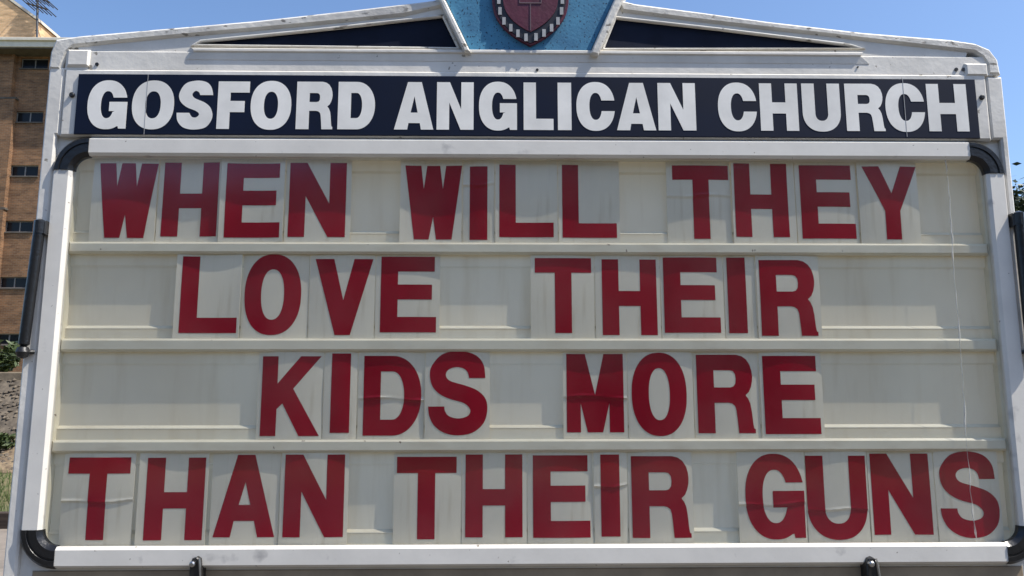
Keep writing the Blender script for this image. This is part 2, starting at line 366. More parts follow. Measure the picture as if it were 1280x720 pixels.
# ================================================================== SETTING
gx = 700
def sheet(name, x0, x1, y0, y1, z, material):
    return struct(link(name, [(x0, y0, z), (x1, y0, z), (x1, y1, z), (x0, y1, z)], [(0, 1, 2, 3)], material))
sheet('ground', -gx, gx, -gx, gx, -0.012, MT['lawn'])
sheet('forecourt', -30, 25, -5.2, 4.2, -0.004, MT['forecourt'])
sheet('road', -120, 120, -14.5, -5.4, -0.006, MT['asphalt'])
for y in (-5.4, -14.65): struct(box('kerb', -120, 120, y, y+.15, -.05, .11, MT['concrete'], None, .01))
sheet('footpath', -60, 40, 4.4, 9.62, 0.0, MT['paving'])
# bank climbing from the footpath to the flats
def strip(name, prof, x0, x1, n, material, rough):
    V = []; Fc = []; m_ = len(prof)
    for i in range(n+1):
        x = x0+(x1-x0)*i/n
        for y, z in prof:
            k = noise.noise(Vector((x*1.3, y*1.7, z*2.0)))+.5*noise.noise(Vector((x*4, y*4, z*5)))
            V.append((x, y+k*rough*.6, z+k*rough))
    for i in range(n):
        for j in range(m_-1): Fc.append((i*m_+j, (i+1)*m_+j, (i+1)*m_+j+1, i*m_+j+1))
    return struct(link(name, V, Fc, material, None, 60))
def lerp_prof(a, b, n): return [(a[0]+(b[0]-a[0])*i/n, a[1]+(b[1]-a[1])*i/n) for i in range(n+1)]
struct(box('sleeper_edging', -60, 40, 9.63, 9.78, -.05, .21, MT['timber'], None, .01))
strip('grass_verge', lerp_prof((9.76, .15), (11.4, .60), 6), -45, 40, 260, MT['lawn'], .03)
strip('mulch_bed', lerp_prof((11.36, .58), (12.5, 1.06), 6), -45, 40, 320, MT['mulch'], .06)
strip('gravel_bank', lerp_prof((12.45, 1.0), (13.6, 2.20), 9), -45, 40, 420, MT['gravel'], .07)
struct(box('concrete_edging', -60, 40, 13.55, 14.4, 1.9, 2.30, MT['edging'], None, .02))
sheet('upper_ground', -120, 90, 14.38, 140, 2.26, MT['lawn'])
# wooded hill across the road, behind the photographer (seen mirrored in the plastic)
V = []; Fc = []; nx, ny = 150, 26
for j in range(ny+1):
    for i in range(nx+1):
        x = -190+380*i/nx; v = j/ny; y = -24-70*v
        h = 20*min(1, v*2.2)**.7*(.85+.35*noise.noise(Vector((x*.012, v, 3)))) if v > 0 else -1
        h += 3.2*abs(noise.noise(Vector((x*.22, y*.22, 0))))*min(1, v*6)
        V.append((x, y, h))
for j in range(ny):
    for i in range(nx): a = j*(nx+1)+i; Fc.append((a, a+1, a+nx+2, a+nx+1))
struct(link('hill', V, Fc, MT['hill'], None, 60))

# grass blades along the verge
V = []; Fc = []
for k in range(9000):
    x = random.uniform(-12, -3); u = random.random(); y = 9.8+1.6*u; z = .15+.45*u
    h = random.uniform(.05, .13); a = random.uniform(0, 6.28); dx, dy = .008*math.cos(a), .008*math.sin(a)
    lx, ly = random.uniform(-.05, .05), random.uniform(-.05, .05); i = len(V)
    V += [(x-dx, y-dy, z-.03), (x+dx, y+dy, z-.03), (x+lx, y+ly, z+h)]; Fc.append((i, i+1, i+2))
go = link('grass', V, Fc, MT['grass'], None, None); go['kind'] = 'stuff'
# stones and litter on the bank
V = []; Fc = []
for k in range(2600):
    x = random.uniform(-12, -4); u = random.random(); y = 11.4+2.15*u; z = (.60+.42*(y-11.4)) if y < 12.45 else 1.0+1.05*(y-12.45)
    r = random.uniform(.02, .06); i = len(V); q = [Vector((random.gauss(0, 1), random.gauss(0, 1), random.gauss(0, 1))).normalized() for _ in range(4)]
    for dx, dy, dz in ((1, 0, 0), (-1, 0, 0), (0, 1, 0), (0, -1, 0), (0, 0, 1), (0, 0, -1)):
        s_ = r*random.uniform(.6, 1.3); V.append((x+dx*s_, y+dy*s_, z+dz*s_*.7))
    for a, b, c in ((0, 2, 4), (2, 1, 4), (1, 3, 4), (3, 0, 4), (2, 0, 5), (1, 2, 5), (3, 1, 5), (0, 3, 5)): Fc.append((i+a, i+b, i+c))
go = link('rubble', V, Fc, MT['gravel'], None, None); go['kind'] = 'stuff'

# ------------------------------------------------------------------ plants
def leaves(name, centre, rad, count, size, material, parent, clumps=26, seed=1):
    rnd = random.Random(seed); V = []; Fc = []
    cl = []
    for k in range(clumps):
        d = Vector((rnd.gauss(0, 1), rnd.gauss(0, 1), rnd.gauss(0, 1))).normalized()*rnd.uniform(.35, .95)
        cl.append((Vector((d.x*rad[0], d.y*rad[1], d.z*rad[2])), rnd.uniform(.22, .42)))
    for k in range(count):
        c, s_ = cl[k % clumps]
        d = Vector((rnd.gauss(0, 1), rnd.gauss(0, 1), rnd.gauss(0, 1)))*.55
        p = Vector(centre)+c+Vector((d.x*rad[0], d.y*rad[1], d.z*rad[2]))*s_
        a = Vector((rnd.gauss(0, 1), rnd.gauss(0, 1), rnd.gauss(0, .6))).normalized(); b = a.orthogonal().normalized()
        b = (b*math.cos(k)+a.cross(b)*math.sin(k))
        L_ = size*rnd.uniform(.6, 1.4); i = len(V)
        V += [p-a*L_, p+b*L_*.38, p+a*L_, p-b*L_*.38]; Fc.append((i, i+1, i+2, i+3))
    return link(name, V, Fc, material, parent, None)
def tree(loc, h, rad, label, group, seed, count=42000):
    rnd = random.Random(seed); root = empty('broadleaf_tree', loc); L = Vector(loc)
    ch = h-rad[2]
    tube('trunk', [L+Vector((0, 0, -.1)), L+Vector((.05, 0, ch*.5)), L+Vector((.1, .05, ch))], [.24, .18, .10], MT['bark'], root, 10)
    V = []; Fc = []
    for k in range(9):
        a = rnd.uniform(0, 6.28); b = L+Vector((.07, .02, ch*rnd.uniform(.5, .95)))
        e = b+Vector((math.cos(a)*rad[0]*.7, math.sin(a)*rad[1]*.7, rad[2]*rnd.uniform(.3, 1)))
        tube_geo([b, (b+e)/2+Vector((0, 0, .15)), e], [.08, .05, .015], 6, V, Fc)
    link('limbs', V, Fc, MT['bark'], root)
    leaves('crown', L+Vector((0, 0, ch)), rad, count, .085, MT['leaf'], root, 44, seed)
    tag(root, label, 'tree', group); return root
def shrub(loc, rad, label, seed, count=2600, group=None):
    root = empty('shrub', loc); L = Vector(loc); rnd = random.Random(seed)
    V = []; Fc = []
    for k in range(7):
        a = rnd.uniform(0, 6.28)
        tube_geo([L+Vector((0, 0, -.05)), L+Vector((math.cos(a)*rad[0]*.6, math.sin(a)*rad[1]*.6, rad[2]*1.2))], [.02, .006], 5, V, Fc)
    link('stems', V, Fc, MT['bark'], root)
    leaves('foliage', L+Vector((0, 0, rad[2])), rad, count, .07, MT['leaf2'], root, 18, seed)
    tag(root, label, 'shrub', group)
p = P(2, 463, 14.8); shrub((p.x-.1, 14.8, 2.26), (.42, .45, .42), 'light green shrub above the gravel bank below the brick flats', 3, 3000)
p = P(14, 556, 12.3); shrub((p.x-.35, 12.25, .92), (.42, .25, .14), 'low dark shrub at the foot of the gravel bank', 5, 1500)
p = P(1375, 330, 14); tree((p.x-.25, 14.0, 2.2), 3.9, (1.9, 1.9, 1.45), 'dark leafy tree showing past the strut side of the sign', None, 11)
p = P(1500, 330, 19); tree((p.x+1.2, 19.0, 2.2), 5.2, (2.6, 2.4, 2.3), 'taller dark tree standing behind the first tree', None, 12)

# ------------------------------------------------------------------ block of flats
BY = 38.0
fl = empty('apartment_building', (P(-200, 300, BY).x, BY+6, 2.2))
bx0 = P(-420, 300, BY).x; bx1 = P(230, 300, BY).x
ztop = P(40, 57, BY).z
WZ = [(72.5, 85.5), (139, 152.5), (206.5, 220), (276, 290), (346, 360), (417, 431)]
wins = []
wx0 = P(12.5, 215, BY).x; wx1 = P(47.5, 215, BY).x; ww = wx1-wx0
for i, (a, b) in enumerate(WZ):
    zt_, zb_ = P(20, a, BY).z, P(20, b, BY).z
    for dx in (0, 3.6, -5.0, -8.6): wins.append((wx0+dx, wx0+dx+ww, zb_, zt_))
outl = [(bx0, 2.2), (bx1, 2.2), (bx1, ztop), (bx0, ztop)]
plate('wall', [outl]+[[(a, c), (b, c), (b, d), (a, d)] for a, b, c, d in wins], BY, BY+.22, MT['brick'], fl)
box('rear_block', bx0, bx1, BY+.6, BY+12, 2.2, ztop-.02, MT['brick'], fl)
for a, b, c, d in wins:
    wf = plate('window', [[(a, c), (b, c), (b, d), (a, d)]]+[[(a+.05, c+.05), ((a+b)/2-.03, c+.05), ((a+b)/2-.03, d-.05), (a+.05, d-.05)], [((a+b)/2+.03, c+.05), (b-.05, c+.05), (b-.05, d-.05), ((a+b)/2+.03, d-.05)]], BY+.10, BY+.16, MT['winframe'], fl)
    for u, v in ((a+.05, (a+b)/2-.03), ((a+b)/2+.03, b-.05)):
        box('pane', u+.002, v-.002, BY+.125, BY+.135, c+.052, d-.052, MT['glass'], wf)
    box('sill', a-.03, b+.03, BY-.06, BY+.098, c-.07, c-.003, MT['slab'], fl)
# projecting brick pier with its shelf slabs
px1 = P(9.0, 215, BY-.28).x
for i, (ya, yb) in enumerate(((57, 121), (123.5, 259), (261, 395), (397, 480))):
    z1, z0 = P(5, ya, BY-.28).z, P(5, yb, BY-.28).z
    if i == 0: z1 = ztop-.05
    box('pier', px1-2.4, px1-(.22 if i == 0 else 0.0), BY-.28, BY-.004, max(2.2, z0), z1, MT['brick'], fl)
    box('shelf', px1-2.45, px1+.06, BY-.288, BY-.002, z0-.10, z0-.004, MT['slab'], fl)
# roof slab with pale fascia
z0, z1 = P(30, 58.5, BY-1).z, P(30, 48.0, BY-1).z
ro = box('roof', bx0-.8, bx1+.8, BY-1.0, BY+12.6, z0, z1, MT['fascia'], fl, .02)
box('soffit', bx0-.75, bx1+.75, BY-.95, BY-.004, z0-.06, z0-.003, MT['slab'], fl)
box('gutter', bx0-.8, bx1+.8, BY-1.10, BY-1.003, z1-.14, z1+.03, MT['fascia'], ro, .02)
# rooftop room
RY = BY+1.5
a = P(-260, 0, RY).x; b = P(44.5, 40, RY).x
zb_ = P(40, 49, RY).z-.6; zt_ = P(44.5, 26, RY).z; zt0 = P(7, -2, RY).z; xs = P(7, 0, RY).x
slope = (zt0-zt_)/(b-xs)
rr_ = plate('rooftop_room', [[(a, zb_), (b, zb_), (b, zt_), (a, zt_+slope*(b-a))]], RY, RY+7, MT['brick_sunlit'], fl)
plate('roof_trim', [[(b+.10, zt_-.02), (b+.10, zt_+.14), (a, zt_+slope*(b-a)+.25), (a, zt_+slope*(b-a)+.06)]], RY-.06, RY+7.2, MT['fascia'], rr_)
tag(fl, 'brown brick apartment block with strip windows and pale roof fascia', 'building')
# television antenna
AY = BY+1.2; base = P(47, 50, AY)
an = empty('television_antenna', tuple(base))
tube('mast', [base-Vector((0, 0, .5)), P(47.5, -22, AY)], .06, MT['antenna'], an, 6)
V, Fc = [], []
for (q0, q1) in (((33, 4), (60, 12)), ((36, -8), (62, 3))):
    A_, B_ = P(*q0, AY), P(*q1, AY); tube_geo([A_, B_], .05, 5, V, Fc)
    for k in range(6):
        c = A_.lerp(B_, k/5); tube_geo([c+Vector((-.18, -.5, .16)), c+Vector((.18, .5, -.16))], .034, 4, V, Fc)
link('elements', V, Fc, MT['antenna'], an)
tube('mount', [P(44, 38, AY), P(48, 38, AY)], .03, MT['antenna'], an, 5)
tag(an, 'thin rooftop television antenna on the brick apartment block', 'antenna')

# ================================================================== THE SIGN
sign = empty('church_sign', (0.06, .10, 0.0))
tag(sign, 'white church notice sign with navy name board and glazed message case', 'sign')
FY = .0185                                             # face of the cabinet
cl = (P(52, 180, .006).x+P(20.5, 540, .006).x)/2; cr = (P(1259.5, 160, .006).x+P(1267.5, 250, .006).x)/2; cb = P(640, 752, FY).z
# window frame limits, on the plane y = 0
fl_x = P(51, 360).x; fr_x = P(1271.5, 355).x; ft = P(660, 173.0).z; fb = P(640, 708.5).z
# tray opening
TY = .0165
tx0 = P(80, 370, TY).x; tx1 = P(1241, 370, TY).x; tz1 = P(640, 199, TY).z; tz0 = P(640, 681, TY).z
ctop = P(640, 80, FY).z
cut = rrect(tx0-.012, tx1+.012, tz0-.012, tz1+.012, .02)
# cabinet shell
o = []
for k in range(7): a_ = R(180+90*k/6); o.append((cl+.035+.035*math.cos(a_), cb+.035+.035*math.sin(a_)))
for k in range(7): a_ = R(270+90*k/6); o.append((cr-.035+.035*math.cos(a_), cb+.035+.035*math.sin(a_)))
o += [(cr, P(1250, 95, FY).z), (cl, P(65, 87, FY).z)]
plate('cabinet', [o, cut], FY, .125, MT['white'], sign, .008)
for z_ in (cb+.05, P(640, 100, FY).z-.05): box('back_brace', cl+.03, cr-.03, .1255, .16, z_-.03, z_+.03, MT['white'], sign, .004)
box('lower_panel', cl+.05, cr-.05, FY-.002, FY-.0004, cb+.012, fb-.006, MT['under'], sign, .002)
for x in (cl+.32, cr-.32): box('post', x-.045, x+.045, .1605, .25, -.3, P(640, 100, FY).z, MT['white'], sign, .006)
hx0, hx1 = P(77, 130, .004).x, P(1236, 130, .004).x
for a_, b_, c_ in ((cl-.001, fl_x-.0016, hx0-.0016), (cr+.001, fr_x+.0016, hx1+.0016)):
    zc_ = P(640, 171, .006).z; zt_ = P(640, 87.5 if a_ < 0 else 92, .006).z
    plate('side_trim', [[(a_, cb+.036), (b_, cb+.036), (b_, zc_), (c_, zc_), (c_, zt_), (a_, zt_)]], .0062, FY-.0005, MT['white'], sign, .004)
# band above the name board
bz0, bz1 = P(640, 94, FY).z, P(640, 70, FY).z
box('band', P(85, 80, FY).x, P(1236, 85, FY).x, FY-.0115, .11, bz0, bz1, MT['white'], sign, .002)
# moulded cap of the pediment, two raking halves
capL = [(59.5, 86.5), (62.5, 64), (69, 48.5), (100, 44), (210, 34.5), (320, 25), (430, 13), (530, 1.2), (552, -2)]
capLi = [(556, 7), (505, 18.5), (400, 29), (320, 36.5), (245, 43), (150, 51.5), (92, 57.5), (84, 64), (75, 86.5)]
capR = [(770, -2), (795, 4), (880, 15), (960, 26), (1080, 40), (1190, 49), (1220, 53.5), (1238, 61), (1248, 74), (1252, 93)]
capRi = [(1236, 93), (1234, 80), (1228, 71), (1218, 64.5), (1100, 51.5), (1030, 43), (960, 35.5), (870, 25), (778, 13.5)]
CY = .004
for A_, B_ in ((capL, capLi), (capR, capRi)):
    plate('pediment_cap', [[PX(*q, CY) for q in A_+B_]], CY, .15, MT['cap'], sign, .005)
# pediment panels behind the cap, each with a triangular opening
PY_ = .0105
triL = [(246, 56.5), (252, 53), (400, 38.5), (553, 21.5), (572, 60.5)]
triR = [(770, 23.5), (900, 38), (1060, 57.5), (1074, 61), (754.5, 61.5)]
pedL = [(100, 70.5), (96, 54), (245, 39.5), (320, 33), (505, 15), (560, 0), (594, 77.5)]
pedR = [(764, 4), (776, 8), (870, 21), (960, 31.5), (1100, 47.5), (1212, 61), (1206, 74.5), (732, 78)]
for pd, tr, nm in ((pedL, triL, 0), (pedR, triR, 1)):
    pp = plate('pediment_panel', [[PX(*q, PY_) for q in pd], [PX(*q, PY_) for q in tr]], PY_, .06, MT['white'], sign, .0015)
    c0 = [PX(*q, PY_) for q in tr]; c0 = c0 if area(c0) > 0 else c0[::-1]
    plate('inset_panel', [inset(c0, -.004)], PY_+.004, PY_+.012, MT['navym'], pp)
    plate('trim', [inset(c0, -.0045), inset(c0, .0010)], PY_-.0055, PY_-.0005, MT['cap'], pp, .002)
# end blocks beside the band
for q in ((84, 112, 66, 87), (1205, 1233, 76, 92)):
    box('end_block', P(q[0], 80, .006).x, P(q[1], 80, .006).x, .0015, .07, P(640, q[3], .006).z, P(640, q[2], .006).z, MT['white'], sign, .004)
# sill under the pediment openings
sz0, sz1 = P(640, 67, .002).z, P(640, 62.2, .002).z
plate('sill', [[(P(242, 60, .002).x, sz0), (P(1076, 64, .002).x, sz0), (P(1079, 64, .002).x, sz1), (P(239, 60, .002).x, sz1)]], .0010, .0066, MT['white'], sign, .002)
s2 = P(640, 78, .010).z
link('sloping_ledge', [(P(242, 60, .002).x, .004, sz0-.0002), (P(1076, 64, .002).x, .004, sz0-.0002), (P(1082, 70, .02).x, .0062, s2), (P(236, 70, .02).x, .0062, s2),
                       (P(242, 60, .002).x, .0066, sz0-.0002), (P(1076, 64, .002).x, .0066, sz0-.0002), (P(1082, 70, .02).x, .0069, s2), (P(236, 70, .02).x, .0069, s2)],
     [(0, 1, 2, 3), (4, 5, 6, 7), (0, 1, 5, 4), (1, 2, 6, 5), (2, 3, 7, 6), (3, 0, 4, 7)], MT['white'], sign)
# crest panel: tapered blue board rising above the pediment
KY = .006
crest = plate('crest_panel', [[PX(*q, KY) for q in ((588, 63), (738.5, 63), (767, 1), (838, -150), (676, -215), (514, -150), (558, 1))]], KY, .05, MT['blue'], sign, .001)
for A_ in ([(588, 64), (580, 64), (543, -14), (500, -152), (512, -152), (556, -1)], [(738, 66), (748, 68), (776, 6), (852, -152), (840, -152), (768, -1)]):
    plate('crest_border', [[PX(*q, KY-.016) for q in A_]], KY-.016, .06, MT['cap'], sign, .003)
plate('crest_border', [[PX(*q, KY-.016) for q in [(500, -153), (512, -153), (676, -216), (840, -153), (852, -153), (676, -232)]]], KY-.016, .06, MT['cap'], sign, .003)
def shield(hw, bot, y_top, cx=663.0):
    pts = [(cx-hw, y_top)]+[(cx-hw*max(0, 1-(k/14)**2.6)**.95, -6+(bot+6)*k/14) for k in range(15)]
    return pts+[(2*cx-x, y) for x, y in pts[-2::-1]]
plate('shield_rim', [[PX(*q, KY-.008) for q in shield(48, 57, -70)]], KY-.008, KY-.0002, MT['maroon'], crest, .001)
plate('shield_band', [[PX(*q, KY-.010) for q in shield(44.5, 54, -66)]], KY-.010, KY-.0082, MT['blackpaint'], crest)
plate('shield_field', [[PX(*q, KY-.012) for q in shield(34.5, 40, -56)]], KY-.012, KY-.0102, MT['maroon'], crest, .0006)
for i, (x, y) in enumerate(((623.5, 0), (625, 13.5), (630, 26), (638.5, 34.5), (647.5, 41.5), (657.5, 46.5), (670, 46), (680, 41), (689.5, 34.5), (697.5, 26), (702, 13.5), (703, 0), (623, -14), (703.5, -14), (623, -28), (703.5, -28), (623, -42), (703.5, -42))):
    a_ = PX(x-2.1, y+4.6, KY-.012); b_ = PX(x+2.1, y-4.6, KY-.012)
    box('dash', a_[0], b_[0], KY-.012, KY-.0102, a_[1], b_[1], MT['greypaint'], crest)
for (xa, xb, ya, yb) in ((662.6, 663.6, 4.5, 38), (649, 677, 2.9, 4.1), (649, 650, -14, 2.7), (676, 677, -14, 2.7)):
    a_ = PX(xa, yb, KY-.0132); b_ = PX(xb, ya, KY-.0132)
    box('emblem_line', a_[0], b_[0], KY-.0132, KY-.0121, a_[1], b_[1], MT['dimline'], crest)
# name board
HY = .004
hx0, hx1, hz0, hz1 = P(77, 130, HY).x, P(1236, 130, HY).x, P(640, 172.5, HY).z, P(640, 89, HY).z
box('header_box', hx0, hx1, HY, FY-.0004, hz0, hz1, MT['white'], sign, .0045)
NY = HY-.004
nb = box('name_board', P(95, 130, NY).x, P(1221.5, 130, NY).x, NY, HY-.0003, P(640, 170, NY).z, P(640, 95.5, NY).z, MT['navy'], sign, .0008)
HEAD = [('G', 109.3, 158.9), ('O', 165, 217.4), ('S', 221.3, 266), ('F', 271.8, 311.2), ('O', 313.3, 364), ('R', 370.5, 416.2), ('D', 422.5, 468.7),
        ('A', 493, 542), ('N', 546, 592), ('G', 598.7, 646.2), ('L', 654.5, 691.7), ('I', 697.2, 714.2), ('C', 720.5, 768.5), ('A', 770.7, 819.5), ('N', 822.5, 869.5),
        ('C', 897.5, 946), ('H', 950, 997.5), ('U', 1003, 1050.5), ('R', 1057, 1105), ('C', 1107, 1156), ('H', 1159.5, 1209.5)]
for ch_, a_, b_ in HEAD:
    k = (a_-109)/1100; yt_, yb_ = 101.2+4*k, 160.6+3.7*k
    ym = (yt_+yb_)/2; Y_ = NY-.0006
    x0, x1 = P(a_, ym, Y_).x, P(b_, ym, Y_).x; z0, z1 = P((a_+b_)/2, yb_, Y_).z, P((a_+b_)/2, yt_, Y_).z
    sw = .0262/(x1-x0) if ch_ not in 'OGCDUR' else .0270/(x1-x0)
    if ch_ == 'O' or ch_ == 'C' or ch_ == 'G': sw = .0275/(x1-x0)
    g = glyph(ch_, sw, .235, True)
    lo = plate('letter', [[(x0+q[0]*(x1-x0), z0+q[1]*(z1-z0)) for q in c] for c in g], Y_, NY-.0001, MT['vinyl'], nb)
for q in ((90.5, 119), (1227, 122)):
    c = P(*q, HY)
    tube('screw', [c+Vector((0, -.005, 0)), c+Vector((0, -.0035, 0)), c+Vector((0, .003, 0))], [.0035, .0055, .0055], MT['darksteel'], nb, 12)
for x, y0_, y1_ in ((183, 93, 168.5), (1130.5, 99, 171)):   # joints between the sheets of the name board
    box('joint', P(x, 130, NY).x-.0007, P(x, 130, NY).x+.00035, NY-.0010, NY-.0007, P(x, y1_, NY).z, P(x, y0_, NY).z, MT['greypaint'], nb)
for q, r_ in (((671.5, 87.5), .003), ((121.5, 80.5), .004), ((1072, 84), .002), ((1195, 87), .004), ((1204, 87), .004)):
    c = P(*q, FY-.0115); tube('rivet', [c+Vector((0, -.002, 0)), c+Vector((0, .002, 0))], r_, MT['darksteel'], sign, 8)

# message tray: cream moulded back with rails
ZR = [(303, 317.5), (423, 439.2), (549, 565)]
rails = [(P(640, b_, TY).z, P(640, a_, TY).z) for a_, b_ in ZR]
tray = plate('message_board', [[(tx0-.011, tz0-.011), (tx1+.011, tz0-.011), (tx1+.011, tz1+.011), (tx0-.011, tz1+.011)], rrect(tx0, tx1, tz0, tz1, .018)], TY, TY+.0220, MT['rail'], sign, .006)
rows = []                                             # (z bottom, z top) of each channel
tops = [tz1]+[a_ for a_, b_ in rails]; bots = [b_ for a_, b_ in rails]+[tz0]
for i, (a_, b_) in enumerate(rails):
    box('rail', tx0-.001, tx1+.001, TY-.0008, TY+.0222, a_, b_, MT['rail'], tray, .0045)
V = []; Fc = []
for zt_, zb_ in zip(tops, bots):
    rows.append((zb_, zt_))
    prof = [(TY+y_, z_) for y_, z_ in ((.0150, zb_-.011), (.0150, zb_+.0218), (.0157, zb_+.0228), (.0205, zb_+.0262), (.0215, zb_+.0275), (.0215, zt_-.0275), (.0205, zt_-.0255), (.0160, zt_-.0235), (.0150, zt_-.022), (.0150, zt_+.011))]
    i0 = len(V)
    for x in (tx0-.009, tx1+.009): V += [(x, y, z) for y, z in prof]
    for j in range(len(prof)-1): Fc.append((i0+j, i0+j+1, i0+len(prof)+j+1, i0+len(prof)+j))
for zt_, zb_ in zip(tops, bots):
    sec = ((TY+.0146, zb_+.0212), (TY+.0151, zb_+.0226), (TY+.0214, zb_+.0280), (TY+.0218, zb_+.0212))
    link('ledge', [(x, y, z) for x in (tx0+.0005, tx1-.0005) for y, z in sec], [(0, 1, 5, 4), (1, 2, 6, 5), (2, 3, 7, 6), (3, 0, 4, 7), (0, 1, 2, 3), (4, 5, 6, 7)], MT['rail'], tray, 25)
bp_ = link('back_panel', V, Fc, MT['cream'], tray, 50)

# glazed window: frame bars, corner pieces, pane
prof = [(0, .0155), (0, .007), (.0055, 0), (.0345, 0), (.0400, .0055), (.0400, .0155)]
RC = .072
def bar(p0, p1, inward, name='frame_bar'):
    V = []; Fc = []
    for q in (p0, p1): V += [(q[0]+inward[0]*d, y, q[1]+inward[1]*d) for d, y in prof]
    n = len(prof)
    for j in range(n): Fc.append((j, (j+1) % n, n+(j+1) % n, n+j))
    Fc += [tuple(range(n)), tuple(range(n, 2*n))]
    return link(name, V, Fc, MT['alu'], sign, 20)
bar((fl_x+RC, ft), (fr_x-RC, ft), (0, -1)); bar((fl_x+RC, fb), (fr_x-RC, fb), (0, 1))
bar((fl_x, fb+RC), (fl_x, ft-RC), (1, 0)); bar((fr_x, fb+RC), (fr_x, ft-RC), (-1, 0))
cprof = [(-.0012, .0163), (-.0012, .006), (.005, -.0018), (.0135, -.0018), (.0150, .0008), (.0175, .0008), (.0190, -.0018), (.0335, -.0018), (.0420, .0060), (.0420, .0163)]
for sx, sz, cx, cz in ((-1, 1, fl_x+RC, ft-RC), (1, 1, fr_x-RC, ft-RC), (-1, -1, fl_x+RC, fb+RC), (1, -1, fr_x-RC, fb+RC)):
    V = []; Fc = []; n = len(cprof); K = 14
    for k in range(K+1):
        a_ = R(90*k/K)
        for d, y in cprof: r_ = RC-d; V.append((cx+sx*r_*math.cos(a_), y, cz+sz*r_*math.sin(a_)))
    for k in range(K):
        for j in range(n): Fc.append((k*n+j, k*n+(j+1) % n, (k+1)*n+(j+1) % n, (k+1)*n+j))
    Fc += [tuple(range(n)), tuple(range(K*n, K*n+n))]
    link('corner_piece', V, Fc, MT['plastic'], sign, 25)
pane = plate('window_pane', [rrect(fl_x+.036, fr_x-.036, fb+.036, ft-.036, .03)], .0085, .0112, MT['pane'], sign)
# long vertical crack in the pane
rnd = random.Random(4); pts = []
zs = [P(1182, 196, .0081), P(1188, 260, .0081), P(1192, 330, .0081), P(1200, 420, .0081), P(1205, 500, .0081), P(1212, 600, .0081), P(1222, 683, .0081)]
path = catmull([(v.x, v.z) for v in zs], 7)
V = []; Fc = []
for i, (x, z) in enumerate(path):
    wd = rnd.choice((.0003, .0006, .0009, .0016, .0024)); x += rnd.uniform(-.0016, .0016)
    V += [(x-wd, .0083, z), (x, .0077+rnd.uniform(-.0006, .0004), z+.001), (x+wd, .0083, z)]
    if i:
        b_ = 3*i; Fc += [(b_-3, b_-2, b_+1, b_), (b_-2, b_-1, b_+2, b_+1)]
link('crack', V, Fc, MT['crack'], pane, None)

# gas struts on both sides
def strut(top, bot, sgn):
    Y_ = -.007; a_, b_ = P(*top, Y_), P(*bot, Y_)
    d = (b_-a_)
    st = tube('gas_strut', [a_+d*.02, a_+d*.03, a_+d*.94, a_+d*.955], [.006, .0105, .0105, .006], MT['plastic'], sign, 14)
    tube('rod', [a_+d*.93, b_], .005, MT['darksteel'], st, 8)
    c = b_; V, Fc = tube_geo([c+Vector((0, 0, .013)), c+Vector((0, 0, .009)), c, c-Vector((0, 0, .009)), c-Vector((0, 0, .013))], [.003, .010, .0135, .010, .003], 12)
    link('ball_joint', V, Fc, MT['darksteel'], st)
    tube('pin', [c, c+Vector((sgn*.016, .012, .001))], .0045, MT['darksteel'], st, 8)
    V, Fc = tube_geo([a_+Vector((0, 0, .010)), a_+Vector((0, 0, .006)), a_-Vector((0, 0, .02))], [.004, .0115, .0115], 12)
    link('end_fitting', V, Fc, MT['plastic'], st)
    box('bracket', min(a_.x, a_.x+sgn*.014), max(a_.x, a_.x+sgn*.014), Y_-.004, Y_+.012, a_.z-.022, a_.z+.006, MT['darksteel'], st, .002)
strut((50, 280), (28.5, 440), 1)
strut((1273, 270), (1290, 440), -1)

# toggle latches under the window
def latch(px):
    c = P(px, 696, -.004)
    lt = plate('latch', [[(c.x-.010, c.z-.06), (c.x+.014, c.z-.06), (c.x+.010, c.z-.014), (c.x+.0085, c.z-.003), (c.x+.002, c.z+.001), (c.x-.006, c.z-.002), (c.x-.010, c.z-.014)]], -.012, FY-.0004, MT['darksteel'], sign, .002)
    d = c+Vector((-.003, -.010, -.011))
    tube('bolt', [d+Vector((0, -.007, 0)), d+Vector((0, -.005, 0)), d+Vector((0, .006, 0))], [.003, .0055, .0055], MT['steel'], lt, 12)
    V, Fc = tube_geo([(c.x+.008, -.013, c.z-.002), (c.x+.011, -.014, c.z-.02), (c.x+.015, -.013, c.z-.06)], .0022, 8)
    link('wire_loop', V, Fc, MT['steel'], lt)
latch(246); latch(1087)

